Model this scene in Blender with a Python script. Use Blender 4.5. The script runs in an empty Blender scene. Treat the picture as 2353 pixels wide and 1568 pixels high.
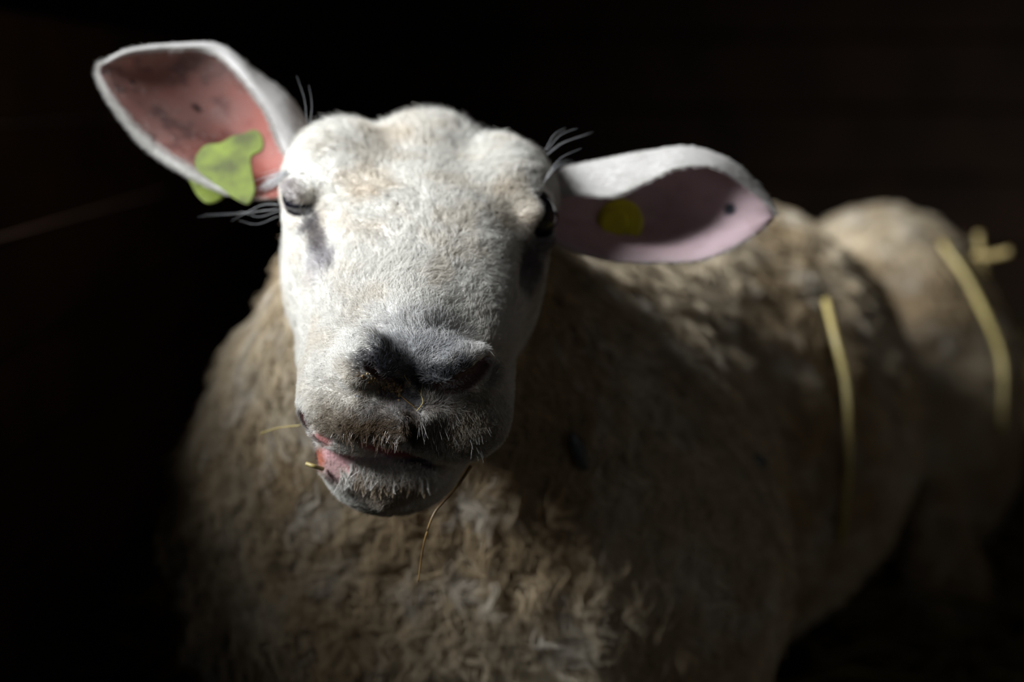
import bpy, bmesh, math, random, time
import numpy as np
from mathutils import Vector, Matrix

FUR = True
T0 = time.time()
rng = np.random.default_rng(7)
random.seed(7)
scene = bpy.context.scene
COL = scene.collection

# ------------------------------------------------------------------ camera
W, H = 2353.0, 1568.0
CAM_H, PITCH, LENS = 0.60, math.radians(10.0), 50.0
FPX = LENS / 36.0 * W
cam_d = bpy.data.cameras.new('camera')
cam = bpy.data.objects.new('camera', cam_d)
COL.objects.link(cam)
cam.location = (0, 0, CAM_H)
cam.rotation_euler = (math.radians(90) - PITCH, 0, 0)
cam_d.lens = LENS
cam_d.sensor_width = 36.0
cam_d.clip_start = 0.01
cam_d.dof.use_dof = True
cam_d.dof.focus_distance = 0.70
cam_d.dof.aperture_fstop = 3.4
scene.camera = cam

RIGHT = np.array([1.0, 0, 0])
UPC = np.array([0, math.sin(PITCH), math.cos(PITCH)])
FWD = np.array([0, math.cos(PITCH), -math.sin(PITCH)])
CAMP = np.array([0, 0, CAM_H])

def ray(px, py):
    return RIGHT * ((px - W / 2) / FPX) + UPC * (-(py - H / 2) / FPX) + FWD

def P(px, py, d):
    """point seen at a pixel, at a given depth along the view axis"""
    return CAMP + ray(px, py) * d

# ------------------------------------------------------------------ world, light, exposure
world = bpy.data.worlds.new('world')
scene.world = world
world.use_nodes = True
bg = world.node_tree.nodes['Background']
bg.inputs[0].default_value = (0.55, 0.75, 1.0, 1)
bg.inputs[1].default_value = 0.010

# daylight falling through the window opening in the left wall
WIN_C = Vector((-2.62, -0.08, 2.24))
WIN_AIM = Vector((0.02, 0.95, 0.62))
key_d = bpy.data.lights.new('window_left_offscreen', 'AREA')
key_d.shape = 'RECTANGLE'
key_d.size, key_d.size_y = 1.6, 1.5
key_d.energy = 67
key_d.color = (0.90, 0.95, 1.0)
key_d.spread = math.radians(64)
key = bpy.data.objects.new('window_left_offscreen', key_d)
COL.objects.link(key)
key.location = WIN_C
key.rotation_euler = (WIN_AIM - WIN_C).to_track_quat('-Z', 'Y').to_euler()
# weak fill light added behind the camera, outside an added wall opening
fill_d = bpy.data.lights.new('fill_behind_offscreen', 'AREA')
fill_d.shape = 'RECTANGLE'; fill_d.size, fill_d.size_y = 1.0, 1.9
fill_d.energy = 2.0; fill_d.color = (0.95, 0.97, 1.0)
fill_light = bpy.data.objects.new('fill_behind_offscreen', fill_d); COL.objects.link(fill_light)
fill_light.location = (1.1, -1.12, 1.0)
fill_light.rotation_euler = (math.radians(90), 0, math.radians(0))
scene.cycles.max_bounces = 4
scene.cycles.diffuse_bounces = 2
scene.cycles.glossy_bounces = 2
scene.cycles.transmission_bounces = 2

scene.view_settings.view_transform = 'Standard'
scene.view_settings.look = 'None'
scene.view_settings.gamma = 1.0
scene.view_settings.use_curve_mapping = False
scene.view_settings.exposure = 0.0

# ------------------------------------------------------------------ helpers
def new_mat(name):
    m = bpy.data.materials.new(name)
    m.use_nodes = True
    nt = m.node_tree
    for n in list(nt.nodes):
        nt.nodes.remove(n)
    out = nt.nodes.new('ShaderNodeOutputMaterial')
    return m, nt, out

def principled(name, color, rough=0.6, noise=None, bump=0.0, spec=0.5, trans=0.0, attr=False):
    m, nt, out = new_mat(name)
    b = nt.nodes.new('ShaderNodeBsdfPrincipled')
    b.inputs['Roughness'].default_value = rough
    b.inputs['Specular IOR Level'].default_value = spec
    b.inputs['Base Color'].default_value = (*color, 1)
    if noise:
        scale, c2, det = noise
        tc = nt.nodes.new('ShaderNodeTexCoord')
        n = nt.nodes.new('ShaderNodeTexNoise')
        n.inputs['Scale'].default_value = scale
        n.inputs['Detail'].default_value = det
        nt.links.new(tc.outputs['Object'], n.inputs['Vector'])
        r = nt.nodes.new('ShaderNodeValToRGB')
        r.color_ramp.elements[0].position = 0.35
        r.color_ramp.elements[1].position = 0.68
        r.color_ramp.elements[0].color = (*color, 1)
        r.color_ramp.elements[1].color = (*c2, 1)
        nt.links.new(n.outputs['Fac'], r.inputs['Fac'])
        nt.links.new(r.outputs['Color'], b.inputs['Base Color'])
        if bump:
            bp = nt.nodes.new('ShaderNodeBump')
            bp.inputs['Strength'].default_value = bump
            bp.inputs['Distance'].default_value = 0.004
            nt.links.new(n.outputs['Fac'], bp.inputs['Height'])
            nt.links.new(bp.outputs['Normal'], b.inputs['Normal'])
    if attr:
        a = nt.nodes.new('ShaderNodeAttribute')
        a.attribute_name = 'col'
        nt.links.new(a.outputs['Color'], b.inputs['Base Color'])
    nt.links.new(b.outputs[0], out.inputs[0])
    return m

def mesh_obj(name, verts, faces, mat, parent=None, smooth=True):
    me = bpy.data.meshes.new(name)
    me.from_pydata([tuple(v) for v in verts], [], [tuple(f) for f in faces])
    me.update()
    if smooth:
        me.polygons.foreach_set('use_smooth', [True] * len(me.polygons))
    o = bpy.data.objects.new(name, me)
    COL.objects.link(o)
    if mat:
        me.materials.append(mat)
    if parent:
        o.parent = parent
    return o

def tag(o, label=None, cat=None, group=None, kind=None):
    if label: o['label'] = label
    if cat: o['category'] = cat
    if group: o['group'] = group
    if kind: o['kind'] = kind
    return o

def box_data(c, s):
    x, y, z = c; a, b, d = s[0] / 2, s[1] / 2, s[2] / 2
    v = [(x + i * a, y + j * b, z + k * d) for i in (-1, 1) for j in (-1, 1) for k in (-1, 1)]
    f = [(0, 1, 3, 2), (4, 6, 7, 5), (0, 4, 5, 1), (2, 3, 7, 6), (0, 2, 6, 4), (1, 5, 7, 3)]
    return v, f

def box(name, c, s, mat, parent=None, bevel=0.0):
    v, f = box_data(c, s)
    bm = bmesh.new()
    vs = [bm.verts.new(p) for p in v]
    for q in f: bm.faces.new([vs[i] for i in q])
    if bevel:
        bmesh.ops.bevel(bm, geom=bm.edges[:], offset=bevel, segments=1, affect='EDGES')
    bmesh.ops.recalc_face_normals(bm, faces=bm.faces[:])
    me = bpy.data.meshes.new(name); bm.to_mesh(me); bm.free()
    me.materials.append(mat)
    o = bpy.data.objects.new(name, me); COL.objects.link(o)
    if parent: o.parent = parent
    return o

def catmull(pts, n):
    pts = np.asarray(pts, float)
    m = len(pts)
    ext = np.vstack([2 * pts[0] - pts[1], pts, 2 * pts[-1] - pts[-2]])
    t = np.linspace(0, m - 1, n)
    i = np.clip(t.astype(int), 0, m - 2)
    f = (t - i)[:, None]
    p0, p1, p2, p3 = ext[i], ext[i + 1], ext[i + 2], ext[i + 3]
    return 0.5 * (2 * p1 + (p2 - p0) * f + (2 * p0 - 5 * p1 + 4 * p2 - p3) * f ** 2 + (3 * p1 - p0 - 3 * p2 + p3) * f ** 3)

def tube_data(pts, radii, sides=6):
    pts = np.asarray(pts, float); n = len(pts)
    radii = np.broadcast_to(np.asarray(radii, float), (n,))
    t = np.gradient(pts, axis=0); t /= np.linalg.norm(t, axis=1)[:, None] + 1e-12
    ref = np.array([0.3, 0.2, 0.93]); 
    if abs(np.dot(ref, t[0])) > 0.9: ref = np.array([0.93, 0.3, 0.2])
    v, f = [], []
    for k in range(n):
        a = np.cross(t[k], ref); a /= np.linalg.norm(a); b = np.cross(t[k], a)
        for s in range(sides):
            an = 2 * math.pi * s / sides
            v.append(pts[k] + radii[k] * (math.cos(an) * a + math.sin(an) * b))
    for k in range(n - 1):
        for s in range(sides):
            s2 = (s + 1) % sides
            f.append((k * sides + s, k * sides + s2, (k + 1) * sides + s2, (k + 1) * sides + s))
    f.append(tuple(range(sides))[::-1]); f.append(tuple((n - 1) * sides + s for s in range(sides)))
    return v, f

# value noise in numpy
_perm = np.random.default_rng(3).random((32, 32, 32)).astype(np.float32)
def vnoise(p, scale):
    q = np.asarray(p, np.float32) * scale
    i = np.floor(q).astype(np.int32); f = q - i
    f = f * f * (3 - 2 * f)
    i &= 31; j = (i + 1) & 31
    g = lambda a, b, c: _perm[a, b, c]
    x0, y0, z0 = i[..., 0], i[..., 1], i[..., 2]; x1, y1, z1 = j[..., 0], j[..., 1], j[..., 2]
    fx, fy, fz = f[..., 0], f[..., 1], f[..., 2]
    c00 = g(x0, y0, z0) * (1 - fx) + g(x1, y0, z0) * fx
    c10 = g(x0, y1, z0) * (1 - fx) + g(x1, y1, z0) * fx
    c01 = g(x0, y0, z1) * (1 - fx) + g(x1, y0, z1) * fx
    c11 = g(x0, y1, z1) * (1 - fx) + g(x1, y1, z1) * fx
    return (c00 * (1 - fy) + c10 * fy) * (1 - fz) + (c01 * (1 - fy) + c11 * fy) * fz
def fbm(p, scale, octv=3):
    s = 0; a = 1; tot = 0
    for k in range(octv):
        s = s + a * vnoise(np.asarray(p) + 7.31 * k, scale * 2 ** k); tot += a; a *= 0.5
    return s / tot
def sstep(a, b, x):
    t = np.clip((x - a) / (b - a), 0, 1)
    return t * t * (3 - 2 * t)

# ------------------------------------------------------------------ the barn
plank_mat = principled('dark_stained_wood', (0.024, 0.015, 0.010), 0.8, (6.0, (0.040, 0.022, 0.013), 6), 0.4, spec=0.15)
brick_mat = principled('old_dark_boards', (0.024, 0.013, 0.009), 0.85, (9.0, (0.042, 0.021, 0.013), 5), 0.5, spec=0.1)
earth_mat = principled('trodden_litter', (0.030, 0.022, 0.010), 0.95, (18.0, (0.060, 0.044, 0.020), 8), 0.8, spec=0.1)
straw_mat = principled('straw', (0.24, 0.17, 0.055), 0.5, (30.0, (0.34, 0.26, 0.10), 3))

old_straw = principled('old_straw', (0.13, 0.095, 0.03), 0.6, (30.0, (0.22, 0.17, 0.06), 3), spec=0.2)

def ground_height(x, y):
    p = np.stack([np.asarray(x, float), np.asarray(y, float), np.zeros_like(x)], -1)
    return 0.02 * fbm(p, 3.0, 3) - 0.012

nx, ny = 90, 90
gx, gy = np.meshgrid(np.linspace(-2.4, 2.4, nx), np.linspace(-1.0, 4.2, ny), indexing='ij')
gz = ground_height(gx, gy)
gv = np.stack([gx, gy, gz], -1).reshape(-1, 3)
idx = np.arange(nx * ny).reshape(nx, ny)
gf = np.stack([idx[:-1, :-1], idx[1:, :-1], idx[1:, 1:], idx[:-1, 1:]], -1).reshape(-1, 4)
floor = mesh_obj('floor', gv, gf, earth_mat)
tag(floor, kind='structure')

def planked_wall(name, axis, pos, lo, hi, z0, z1, mat, width=0.16, hole=None, vertical=False):
    """wall of separate boards on a backing; axis 'x' = board runs along x at y=pos, 'y' = runs along y at x=pos"""
    def mk(nm, a0, a1, zz0, zz1, th, off, parent):
        if axis == 'x':
            return box(nm, ((a0 + a1) / 2, pos + off, (zz0 + zz1) / 2), (a1 - a0, th, zz1 - zz0), mat, parent, 0.004 if parent else 0)
        return box(nm, (pos + off, (a0 + a1) / 2, (zz0 + zz1) / 2), (th, a1 - a0, zz1 - zz0), mat, parent, 0.004 if parent else 0)
    sgn = 1 if axis == 'x' else -1
    def pieces(a0, a1, zz0, zz1):
        if hole is None: return [(a0, a1, zz0, zz1)]
        h0, h1, k0, k1 = hole
        if zz1 <= k0 or zz0 >= k1: return [(a0, a1, zz0, zz1)]
        return [(a0, h0, zz0, zz1), (h1, a1, zz0, zz1)]
    root = bpy.data.objects.new(name, None); COL.objects.link(root)
    tag(root, kind='structure')
    z = z0; k = 0
    rr = random.Random(5)
    while z < z1 - 0.01:
        ztop = min(z + width, z1)
        if hole is not None:                      # keep board edges at the hole's edges
            for e in hole[2:]:
                if z < e - 0.02 < ztop: ztop = min(ztop, e)
        for (a0, a1, q0, q1) in pieces(lo, hi, z, ztop):
            mk('plank', a0, a1, q0 + 0.003, q1 - 0.003, 0.03, sgn * (0.012 + rr.uniform(-0.004, 0.004)), root)
            mk('backing_board', a0, a1, q0, q1, 0.02, sgn * 0.04, root)
        z = ztop; k += 1
    return root

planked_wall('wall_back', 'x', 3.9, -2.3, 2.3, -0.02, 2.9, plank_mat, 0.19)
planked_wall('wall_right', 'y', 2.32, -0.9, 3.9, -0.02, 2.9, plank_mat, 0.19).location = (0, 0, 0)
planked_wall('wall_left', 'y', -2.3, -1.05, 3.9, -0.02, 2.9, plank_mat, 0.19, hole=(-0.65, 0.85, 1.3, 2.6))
planked_wall('wall_front', 'x', -1.05, -2.3, 2.3, -0.02, 2.9, plank_mat, 0.19, hole=(0.6, 1.6, 0.0, 1.95))  # unseen wall, its opening added to let the fill light in
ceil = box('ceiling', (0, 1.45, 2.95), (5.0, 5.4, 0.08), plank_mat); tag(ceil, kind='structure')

# boarded pen partition to the left of the sheep, out of the light
part_root = bpy.data.objects.new('pen_partition', None); COL.objects.link(part_root)
tag(part_root, 'low dark board partition of the pen beside the sheep', 'partition')
for k in range(6):
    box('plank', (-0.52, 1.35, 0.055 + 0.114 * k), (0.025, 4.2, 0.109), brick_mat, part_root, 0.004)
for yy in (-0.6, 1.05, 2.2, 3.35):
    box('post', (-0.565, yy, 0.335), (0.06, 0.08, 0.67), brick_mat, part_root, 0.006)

# ------------------------------------------------------------------ SHEEP: implicit body
# head frame: x = image right, y = along the snout, z = crown normal (millimetres)
TILT, ROLL, YAW = math.radians(32), math.radians(5.0), math.radians(5.0)
def camvec(v):
    """camera space (right, up, toward camera), turned and rolled with the head -> world"""
    x, y, z = v
    x, z = x * math.cos(YAW) + z * math.sin(YAW), -x * math.sin(YAW) + z * math.cos(YAW)
    x2 = x * math.cos(ROLL) + y * math.sin(ROLL); y2 = -x * math.sin(ROLL) + y * math.cos(ROLL)
    return RIGHT * x2 + UPC * y2 - FWD * z
HX = camvec((1, 0, 0)); HF = camvec((0, -math.sin(TILT), math.cos(TILT))); HU = camvec((0, math.cos(TILT), math.sin(TILT)))
HO = P(966, 466, 0.825)
HM = np.stack([HX, HF, HU], 0)                 # rows
def to_head(p): return ((p - HO) @ HM.T) * 1000.0
def from_head(q): return HO + (np.asarray(q, float) / 1000.0) @ HM
def project(p):
    d = (p - CAMP) @ FWD
    return W / 2 + (p - CAMP) @ RIGHT / d * FPX, H / 2 - (p - CAMP) @ UPC / d * FPX, d

def smin(a, b, k):
    h = np.clip(0.5 + 0.5 * (b - a) / k, 0, 1)
    return b + (a - b) * h - k * h * (1 - h)
def smax(a, b, k): return -smin(-a, -b, k)
def ell(q, c, r, rot=None):
    d = q - np.asarray(c, np.float32)
    if rot is not None: d = d @ np.asarray(rot, np.float32)
    r = np.asarray(r, np.float32)
    k0 = np.sqrt(((d / r) ** 2).sum(-1)); k1 = np.sqrt(((d / (r * r)) ** 2).sum(-1)) + 1e-9
    return k0 * (k0 - 1) / k1
def cone(q, a, b, ra, rb):
    a = np.asarray(a, np.float32); b = np.asarray(b, np.float32)
    ba = b - a; t = np.clip(((q - a) @ ba) / (ba @ ba), 0, 1)
    return np.sqrt(((q - a - t[..., None] * ba) ** 2).sum(-1)) - (ra + (rb - ra) * t)
def make_table(st):
    st = np.array(st, float)
    y = np.linspace(st[0, 0], st[-1, 0], 400)
    cols = []
    for c in range(1, st.shape[1]):
        v = np.interp(y, st[:, 0], st[:, c])
        k = 31; pad = np.pad(v, k, mode='reflect', reflect_type='odd'); 
        for _ in range(2): pad = np.convolve(pad, np.ones(k) / k, 'same')
        cols.append(pad[k:-k])
    return y, cols
def loft(q, table):
    yy, (hw, top, bot, n, cx) = table
    y = np.clip(q[..., 1], yy[0], yy[-1])
    over = np.abs(q[..., 1] - y)
    g = lambda c: np.interp(y, yy, c).astype(np.float32)
    HWd, T_, B_, N_, CX = g(hw), g(top), g(bot), g(n), g(cx)
    zc = (T_ + B_) / 2; hh = (T_ - B_) / 2
    a = np.abs(q[..., 0] - CX) / HWd; b = np.abs(q[..., 2] - zc) / hh
    s = (a ** N_ + b ** N_ + 1e-9) ** (1 / N_)
    return np.sqrt(np.maximum((s - 1) * np.minimum(HWd, hh), 0) ** 2 + over ** 2) + np.minimum((s - 1) * np.minimum(HWd, hh), 0)

UPPER = make_table([  # y, halfwidth, top, bottom, exponent, centre x
    (-100, 14, -12, -40, 2.2, 0), (-90, 40, 0, -56, 2.2, 0), (-72, 60, 6, -66, 2.3, 0), (-45, 70, 19, -74, 2.3, 0),
    (-12, 71, 24, -80, 2.4, 0), (15, 69, 26, -86, 2.5, 0), (45, 65, 25, -88, 2.5, 0), (80, 59, 15, -82, 2.5, 0),
    (108, 51, 3, -72, 2.6, 0), (128, 46, -8, -70, 2.6, 0), (142, 43, -17, -70, 2.5, 0), (153, 33, -25, -66, 2.3, 0), (160, 14, -32, -54, 2.0, 0)])
LOWER = make_table([
    (-75, 20, -50, -90, 2.2, 0), (-60, 50, -40, -108, 2.3, 0), (-30, 64, -40, -116, 2.3, 0), (10, 66, -45, -116, 2.2, 0),
    (50, 61, -52, -112, 2.1, -1), (85, 49, -62, -114, 2.0, -2), (110, 40, -68, -118, 1.9, -3), (130, 36, -72, -122, 1.8, -5), (146, 29, -76, -115, 1.9, -6), (157, 10, -86, -100, 2.0, -7)])

def sym(q):
    r = q.copy(); r[..., 0] = np.abs(r[..., 0]); return r

def head_base(q):
    qs = sym(q)
    f = loft(q, UPPER)
    f = smin(f, loft(q, LOWER), 6)
    f = smin(f, ell(qs, (52, -12, 1), (26, 36, 26)), 22)            # brow ridges
    f = smin(f, ell(qs, (46, -30, -3), (22, 28, 24)), 20)            # frontal bumps
    f = smin(f, ell(q, (5, -58, -8), (31, 36, 30)), 18)              # poll
    f = smin(f, ell(qs, (55, 22, -32), (17, 38, 38)), 14)            # cheekbone below the eye
    f = smin(f, ell(qs, (54, -26, -62), (24, 44, 44)), 12)           # jaw muscle
    f = smin(f, cone(q, (0, -30, 2), (0, 118, -14), 22, 17), 16)     # nasal bridge
    f = smin(f, ell(qs, (24, 138, -54), (29, 24, 19)), 9)            # upper-lip cushions
    f = smin(f, ell(qs, (38, 112, -50), (17, 34, 21)), 10)           # lip sides
    f = smin(f, ell(qs, (20, 140, -20), (17, 17, 12)), 8)            # nostril wings
    f = smin(f, ell(q, (-7, 141, -86), (35, 18, 12)), 7)            # lower lip
    f = smin(f, ell(q, (-31, 129, -78), (15, 20, 12)), 7)            # lower lip pushed out sideways
    f = smax(f, -ell(qs, (86, 36, 2), (12, 26, 16)), 12)             # hollow in front of the eye
    return f

BODY_A = P(1090, 1330, 1.12)
BX = np.array([0.51, 0.75, 0]); BX /= np.linalg.norm(BX)
BS = np.array([BX[1], -BX[0], 0])
BROT = np.stack([BS, BX, [0, 0, 1]], 1)
def body_sdf(p):
    f = cone(p, from_head((-6, -62, -64)), P(1035, 1060, 1.09), 0.064, 0.190)            # neck
    f = smin(f, ell(p, P(1115, 1300, 1.14), (0.235, 0.21, 0.225)), 0.07)                 # breast and shoulders
    f = smin(f, cone(p, P(1200, 960, 1.17), P(1600, 970, 1.47), 0.150, 0.205), 0.06)     # withers to back
    f = smin(f, ell(p, P(1580, 985, 1.47), (0.205, 0.32, 0.228), BROT), 0.05)           # barrel
    hip = smin(ell(p, P(2005, 880, 1.95), (0.165, 0.25, 0.235), BROT), ell(p, P(2100, 1020, 1.92), (0.12, 0.18, 0.19), BROT), 0.08)   # rump and thigh
    f = smin(f, hip, 0.012)
    f = smin(f, cone(p, P(2140, 1170, 1.66), P(2190, 1400, 1.62), 0.028, 0.040), 0.03)   # hind shank
    f = smin(f, cone(p, (-0.15, 0.93, 0.06), (-0.13, 1.2, 0.08), 0.045, 0.06), 0.05)     # folded forelegs
    f = smin(f, cone(p, (0.16, 0.95, 0.06), (0.14, 1.2, 0.08), 0.045, 0.06), 0.05)
    f = smin(f, cone(p, P(2060, 800, 2.17), P(2110, 1070, 2.2), 0.045, 0.03), 0.04)     # docked tail
    return f

def base_sdf(p):
    p = np.asarray(p, np.float32)
    fb = body_sdf(p)
    fh = head_base(to_head(p).astype(np.float32)) / 1000.0
    return smin(fb, fh, 0.022)

def hit(px, py, f=None, dmax=2.6, head_only=False):
    f = f or ((lambda p: head_base(to_head(p).astype(np.float32)) / 1000.0) if head_only else base_sdf)
    r = ray(px, py); ds = np.linspace(0.55, dmax, 1800)
    v = f((CAMP + ds[:, None] * r).astype(np.float32))
    k = np.argmax(v < 0)
    if v[k] >= 0:
        k = int(np.argmin(v))
    return CAMP + ds[k] * r

def hh_(px, py, push=0.0):
    """head-frame millimetres of the head surface seen at a pixel, pushed inward along the ray"""
    p = hit(px, py, head_only=True)
    r = ray(px, py); r = r / np.linalg.norm(r)
    return to_head(p + r * push / 1000.0)

# polylines carved into the head (head-frame millimetres)
NOSTRIL_L = [hh_(838, 812, 1), hh_(850, 845, 1), hh_(882, 870, 2), hh_(918, 884, 3)]
NOSTRIL_R = [hh_(1118, 826, 2), hh_(1100, 858, 4), hh_(1060, 880, 5), hh_(1018, 888, 5)]
NOSE_PAD = hh_(952, 836) + np.array((0, -6.5, 0))
NOSE_DIP = hh_(950, 905) + np.array((0, 5.5, 0))
PHILTRUM = [hh_(962, 880, 0), hh_(955, 930, 0), hh_(946, 980, 0), hh_(940, 1022, 0)]
MOUTH = [hh_(694, 955, 0), hh_(722, 996, 0), hh_(775, 1018, 0), hh_(832, 1028, 0), hh_(885, 1034, 0), hh_(945, 1040, 0), hh_(1000, 1062, 0), hh_(1070, 1084, 0), hh_(1130, 1058, 0)]
TEAR_L = [hh_(698, 466), hh_(722, 520), hh_(748, 570), hh_(766, 618)]
TEAR_R = [hh_(1250, 535), hh_(1212, 595), hh_(1196, 660)]
MOUTH_R = [1.6, 2.2, 2.4, 4.0, 5.5, 5.0, 2.6, 1.8, 1.4]
EYES = [np.array((-63.5, 14, 4)), np.array((65.0, 11, 4))]
EYE_R = 14.0
def polyline(q, pts, radii):
    f = None
    for k in range(len(pts) - 1):
        g = cone(q, pts[k], pts[k + 1], radii[k], radii[k + 1])
        f = g if f is None else np.minimum(f, g)
    return f

def head_sdf(q):
    f = head_base(q)
    near = f < 40
    if not near.any(): return f
    qq = q[near]; g = f[near]
    g = smin(g, ell(qq, NOSE_PAD, (25, 11, 12)), 6)
    g = smax(g, -ell(qq, NOSE_DIP, (34, 9, 6)), 6)
    # rims beside the nostrils and lips
    g = smin(g, polyline(qq, [p + np.array((1.5, -4, 7)) for p in NOSTRIL_L], [4, 6, 6, 4.5]), 5)
    g = smin(g, polyline(qq, [p + np.array((0, -7, 8)) for p in NOSTRIL_R[1:]], [3, 4.5, 5]), 6)
    g = smax(g, -polyline(qq, NOSTRIL_L, [1.4, 1.9, 2.4, 2.6]), 1.5)
    g = smax(g, -polyline(qq, NOSTRIL_R, [3.5, 6.0, 6.5, 4.5]), 3)
    g = smax(g, -polyline(qq, PHILTRUM, [3.0, 2.2, 2.2, 3.0]), 4)
    g = smax(g, -polyline(qq, MOUTH, MOUTH_R), 3)
    g = smax(g, -polyline(qq, TEAR_L, [4, 5, 5, 2]), 6)
    g = smax(g, -polyline(qq, TEAR_R, [3, 4, 2]), 9)
    inner = [p + np.array((0, -16, 0)) for p in MOUTH[3:7]]
    g = smax(g, -polyline(qq, inner, [3, 6, 6, 2]), 3)
    # eyes: lids around a slit
    for c in EYES:
        s = np.sign(c[0])
        g = smin(g, ell(qq, c + np.array((s * 4 if s < 0 else -5, 3, 9.5)), (11, 19, 5.5)), 6)    # upper lid
        g = smin(g, ell(qq, c + np.array((s * 4, 4, -9)), (10, 17, 5)), 5)      # lower lid
        g = smax(g, -ell(qq, c + np.array((s * 7, 10, 0)), (13, 14, 6.5)), 1.5)
        g = smax(g, -ell(qq, c, (EYE_R, EYE_R, EYE_R)), 1)
    f = f.copy(); f[near] = g
    return f

def full_sdf(p):
    p = np.asarray(p, np.float32)
    fb = body_sdf(p)
    fh = head_sdf(to_head(p).astype(np.float32)) / 1000.0
    return smin(fb, fh, 0.020)
#ENDSDF

def axis(lo, hi, f0, f1, h0, hmax):
    mid = list(np.arange(f0, f1 + h0, h0))
    h = h0; x = mid[-1]
    while x < hi:
        h = min(h * 1.10, hmax); x += h; mid.append(x)
    h = h0; x = mid[0]; pre = []
    while x > lo:
        h = min(h * 1.10, hmax); x -= h; pre.append(x)
    return np.array(pre[::-1] + mid, np.float32)

cor = np.array([from_head((a, b, c)) for a in (-92, 92) for b in (-70, 168) for c in (-126, 56)])
lo, hi = cor.min(0), cor.max(0)
H0 = 0.0020
AX = axis(-0.42, 0.86, lo[0], hi[0], H0, 0.016)
AY = axis(0.60, 2.30, lo[1], hi[1], H0, 0.016)
AZ = axis(-0.03, 0.74, lo[2], hi[2], H0, 0.016)
shape = (len(AX), len(AY), len(AZ))
F = np.empty(shape, np.float32)
hb = 0.05
ix = np.where((AX > lo[0] - hb) & (AX < hi[0] + hb))[0]; iy = np.where((AY > lo[1] - hb) & (AY < hi[1] + 0.09))[0]; iz = np.where((AZ > lo[2] - hb) & (AZ < hi[2] + hb))[0]
for i in range(shape[0]):
    g = np.empty((shape[1], shape[2], 3), np.float32)
    g[..., 0] = AX[i]; g[..., 1] = AY[:, None]; g[..., 2] = AZ[None, :]
    # the wool mass: lumpy
    fb = body_sdf(g)
    nb = np.abs(fb) < 0.06
    if nb.any():
        fb[nb] += (0.5 - fbm(g[nb], 22.0, 2)) * 0.014
    if ix[0] <= i <= ix[-1]:
        s_ = (slice(iy[0], iy[-1] + 1), slice(iz[0], iz[-1] + 1))
        fh = head_sdf(to_head(g[s_]).astype(np.float32)) / 1000.0
        fb[s_] = smin(fb[s_], fh, 0.020)
    F[i] = fb
print('sdf', shape, round(time.time() - T0, 1))

def surface_nets(F, AX, AY, AZ):
    S = F < 0
    nx, ny, nz = F.shape
    any_ = np.zeros((nx - 1, ny - 1, nz - 1), bool); all_ = np.ones_like(any_)
    for a in (0, 1):
        for b in (0, 1):
            for c in (0, 1):
                q = S[a:nx - 1 + a, b:ny - 1 + b, c:nz - 1 + c]
                any_ |= q; all_ &= q
    act = any_ & ~all_
    ci, cj, ck = np.nonzero(act)
    vid = np.full(act.shape, -1, np.int32); vid[act] = np.arange(len(ci))
    acc = np.zeros((len(ci), 3)); cnt = np.zeros(len(ci))
    A = [AX.astype(float), AY.astype(float), AZ.astype(float)]
    for d in range(3):
        o1, o2 = [(1, 2), (0, 2), (0, 1)][d]
        for u in (0, 1):
            for v in (0, 1):
                off = [0, 0, 0]; off[o1] = u; off[o2] = v
                i0 = [ci + off[0], cj + off[1], ck + off[2]]
                i1 = list(i0); i1[d] = i0[d] + 1
                f0 = F[i0[0], i0[1], i0[2]]; f1 = F[i1[0], i1[1], i1[2]]
                m = (f0 < 0) != (f1 < 0)
                t = f0[m] / (f0[m] - f1[m])
                pt = np.stack([A[k][i0[k][m]] for k in range(3)], 1)
                pt[:, d] += t * (A[d][i1[d][m]] - A[d][i0[d][m]])
                acc[m] += pt; cnt[m] += 1
    V = acc / cnt[:, None]
    Q = []
    for d in range(3):
        o1, o2 = [(1, 2), (2, 0), (0, 1)][d]
        sl0 = [slice(None)] * 3; sl1 = [slice(None)] * 3
        sl0[d] = slice(0, -1); sl1[d] = slice(1, None)
        s0 = S[tuple(sl0)]; s1 = S[tuple(sl1)]
        e = np.argwhere(s0 != s1)
        n_o = [F.shape[o1], F.shape[o2]]
        e = e[(e[:, o1] > 0) & (e[:, o2] > 0) & (e[:, o1] < n_o[0] - 1) & (e[:, o2] < n_o[1] - 1)]
        neg = s0[e[:, 0], e[:, 1], e[:, 2]]
        def cell(a, b):
            k = e.copy(); k[:, o1] -= a; k[:, o2] -= b
            return vid[k[:, 0], k[:, 1], k[:, 2]]
        q = np.stack([cell(1, 1), cell(0, 1), cell(0, 0), cell(1, 0)], 1)
        q[~neg] = q[~neg][:, ::-1]
        Q.append(q)
    return V, np.concatenate(Q)

SV, SF = surface_nets(F, AX, AY, AZ)
del F
print('nets', SV.shape, SF.shape, round(time.time() - T0, 1))

# ------------------------------------------------------------------ colour of skin and coat (pigment, dirt and a little painted shade)
QH = to_head(SV)
fb_v = body_sdf(SV.astype(np.float32)); fh_v = head_base(QH.astype(np.float32)) / 1000.0
FACE = sstep(-0.006, 0.006, fb_v - fh_v) * np.where(QH[:, 2] > -5, 1, sstep(-104, -78, QH[:, 1]))
FACE = np.where(QH[:, 2] < -60, FACE * sstep(-62, -35, QH[:, 1]), FACE)

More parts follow.
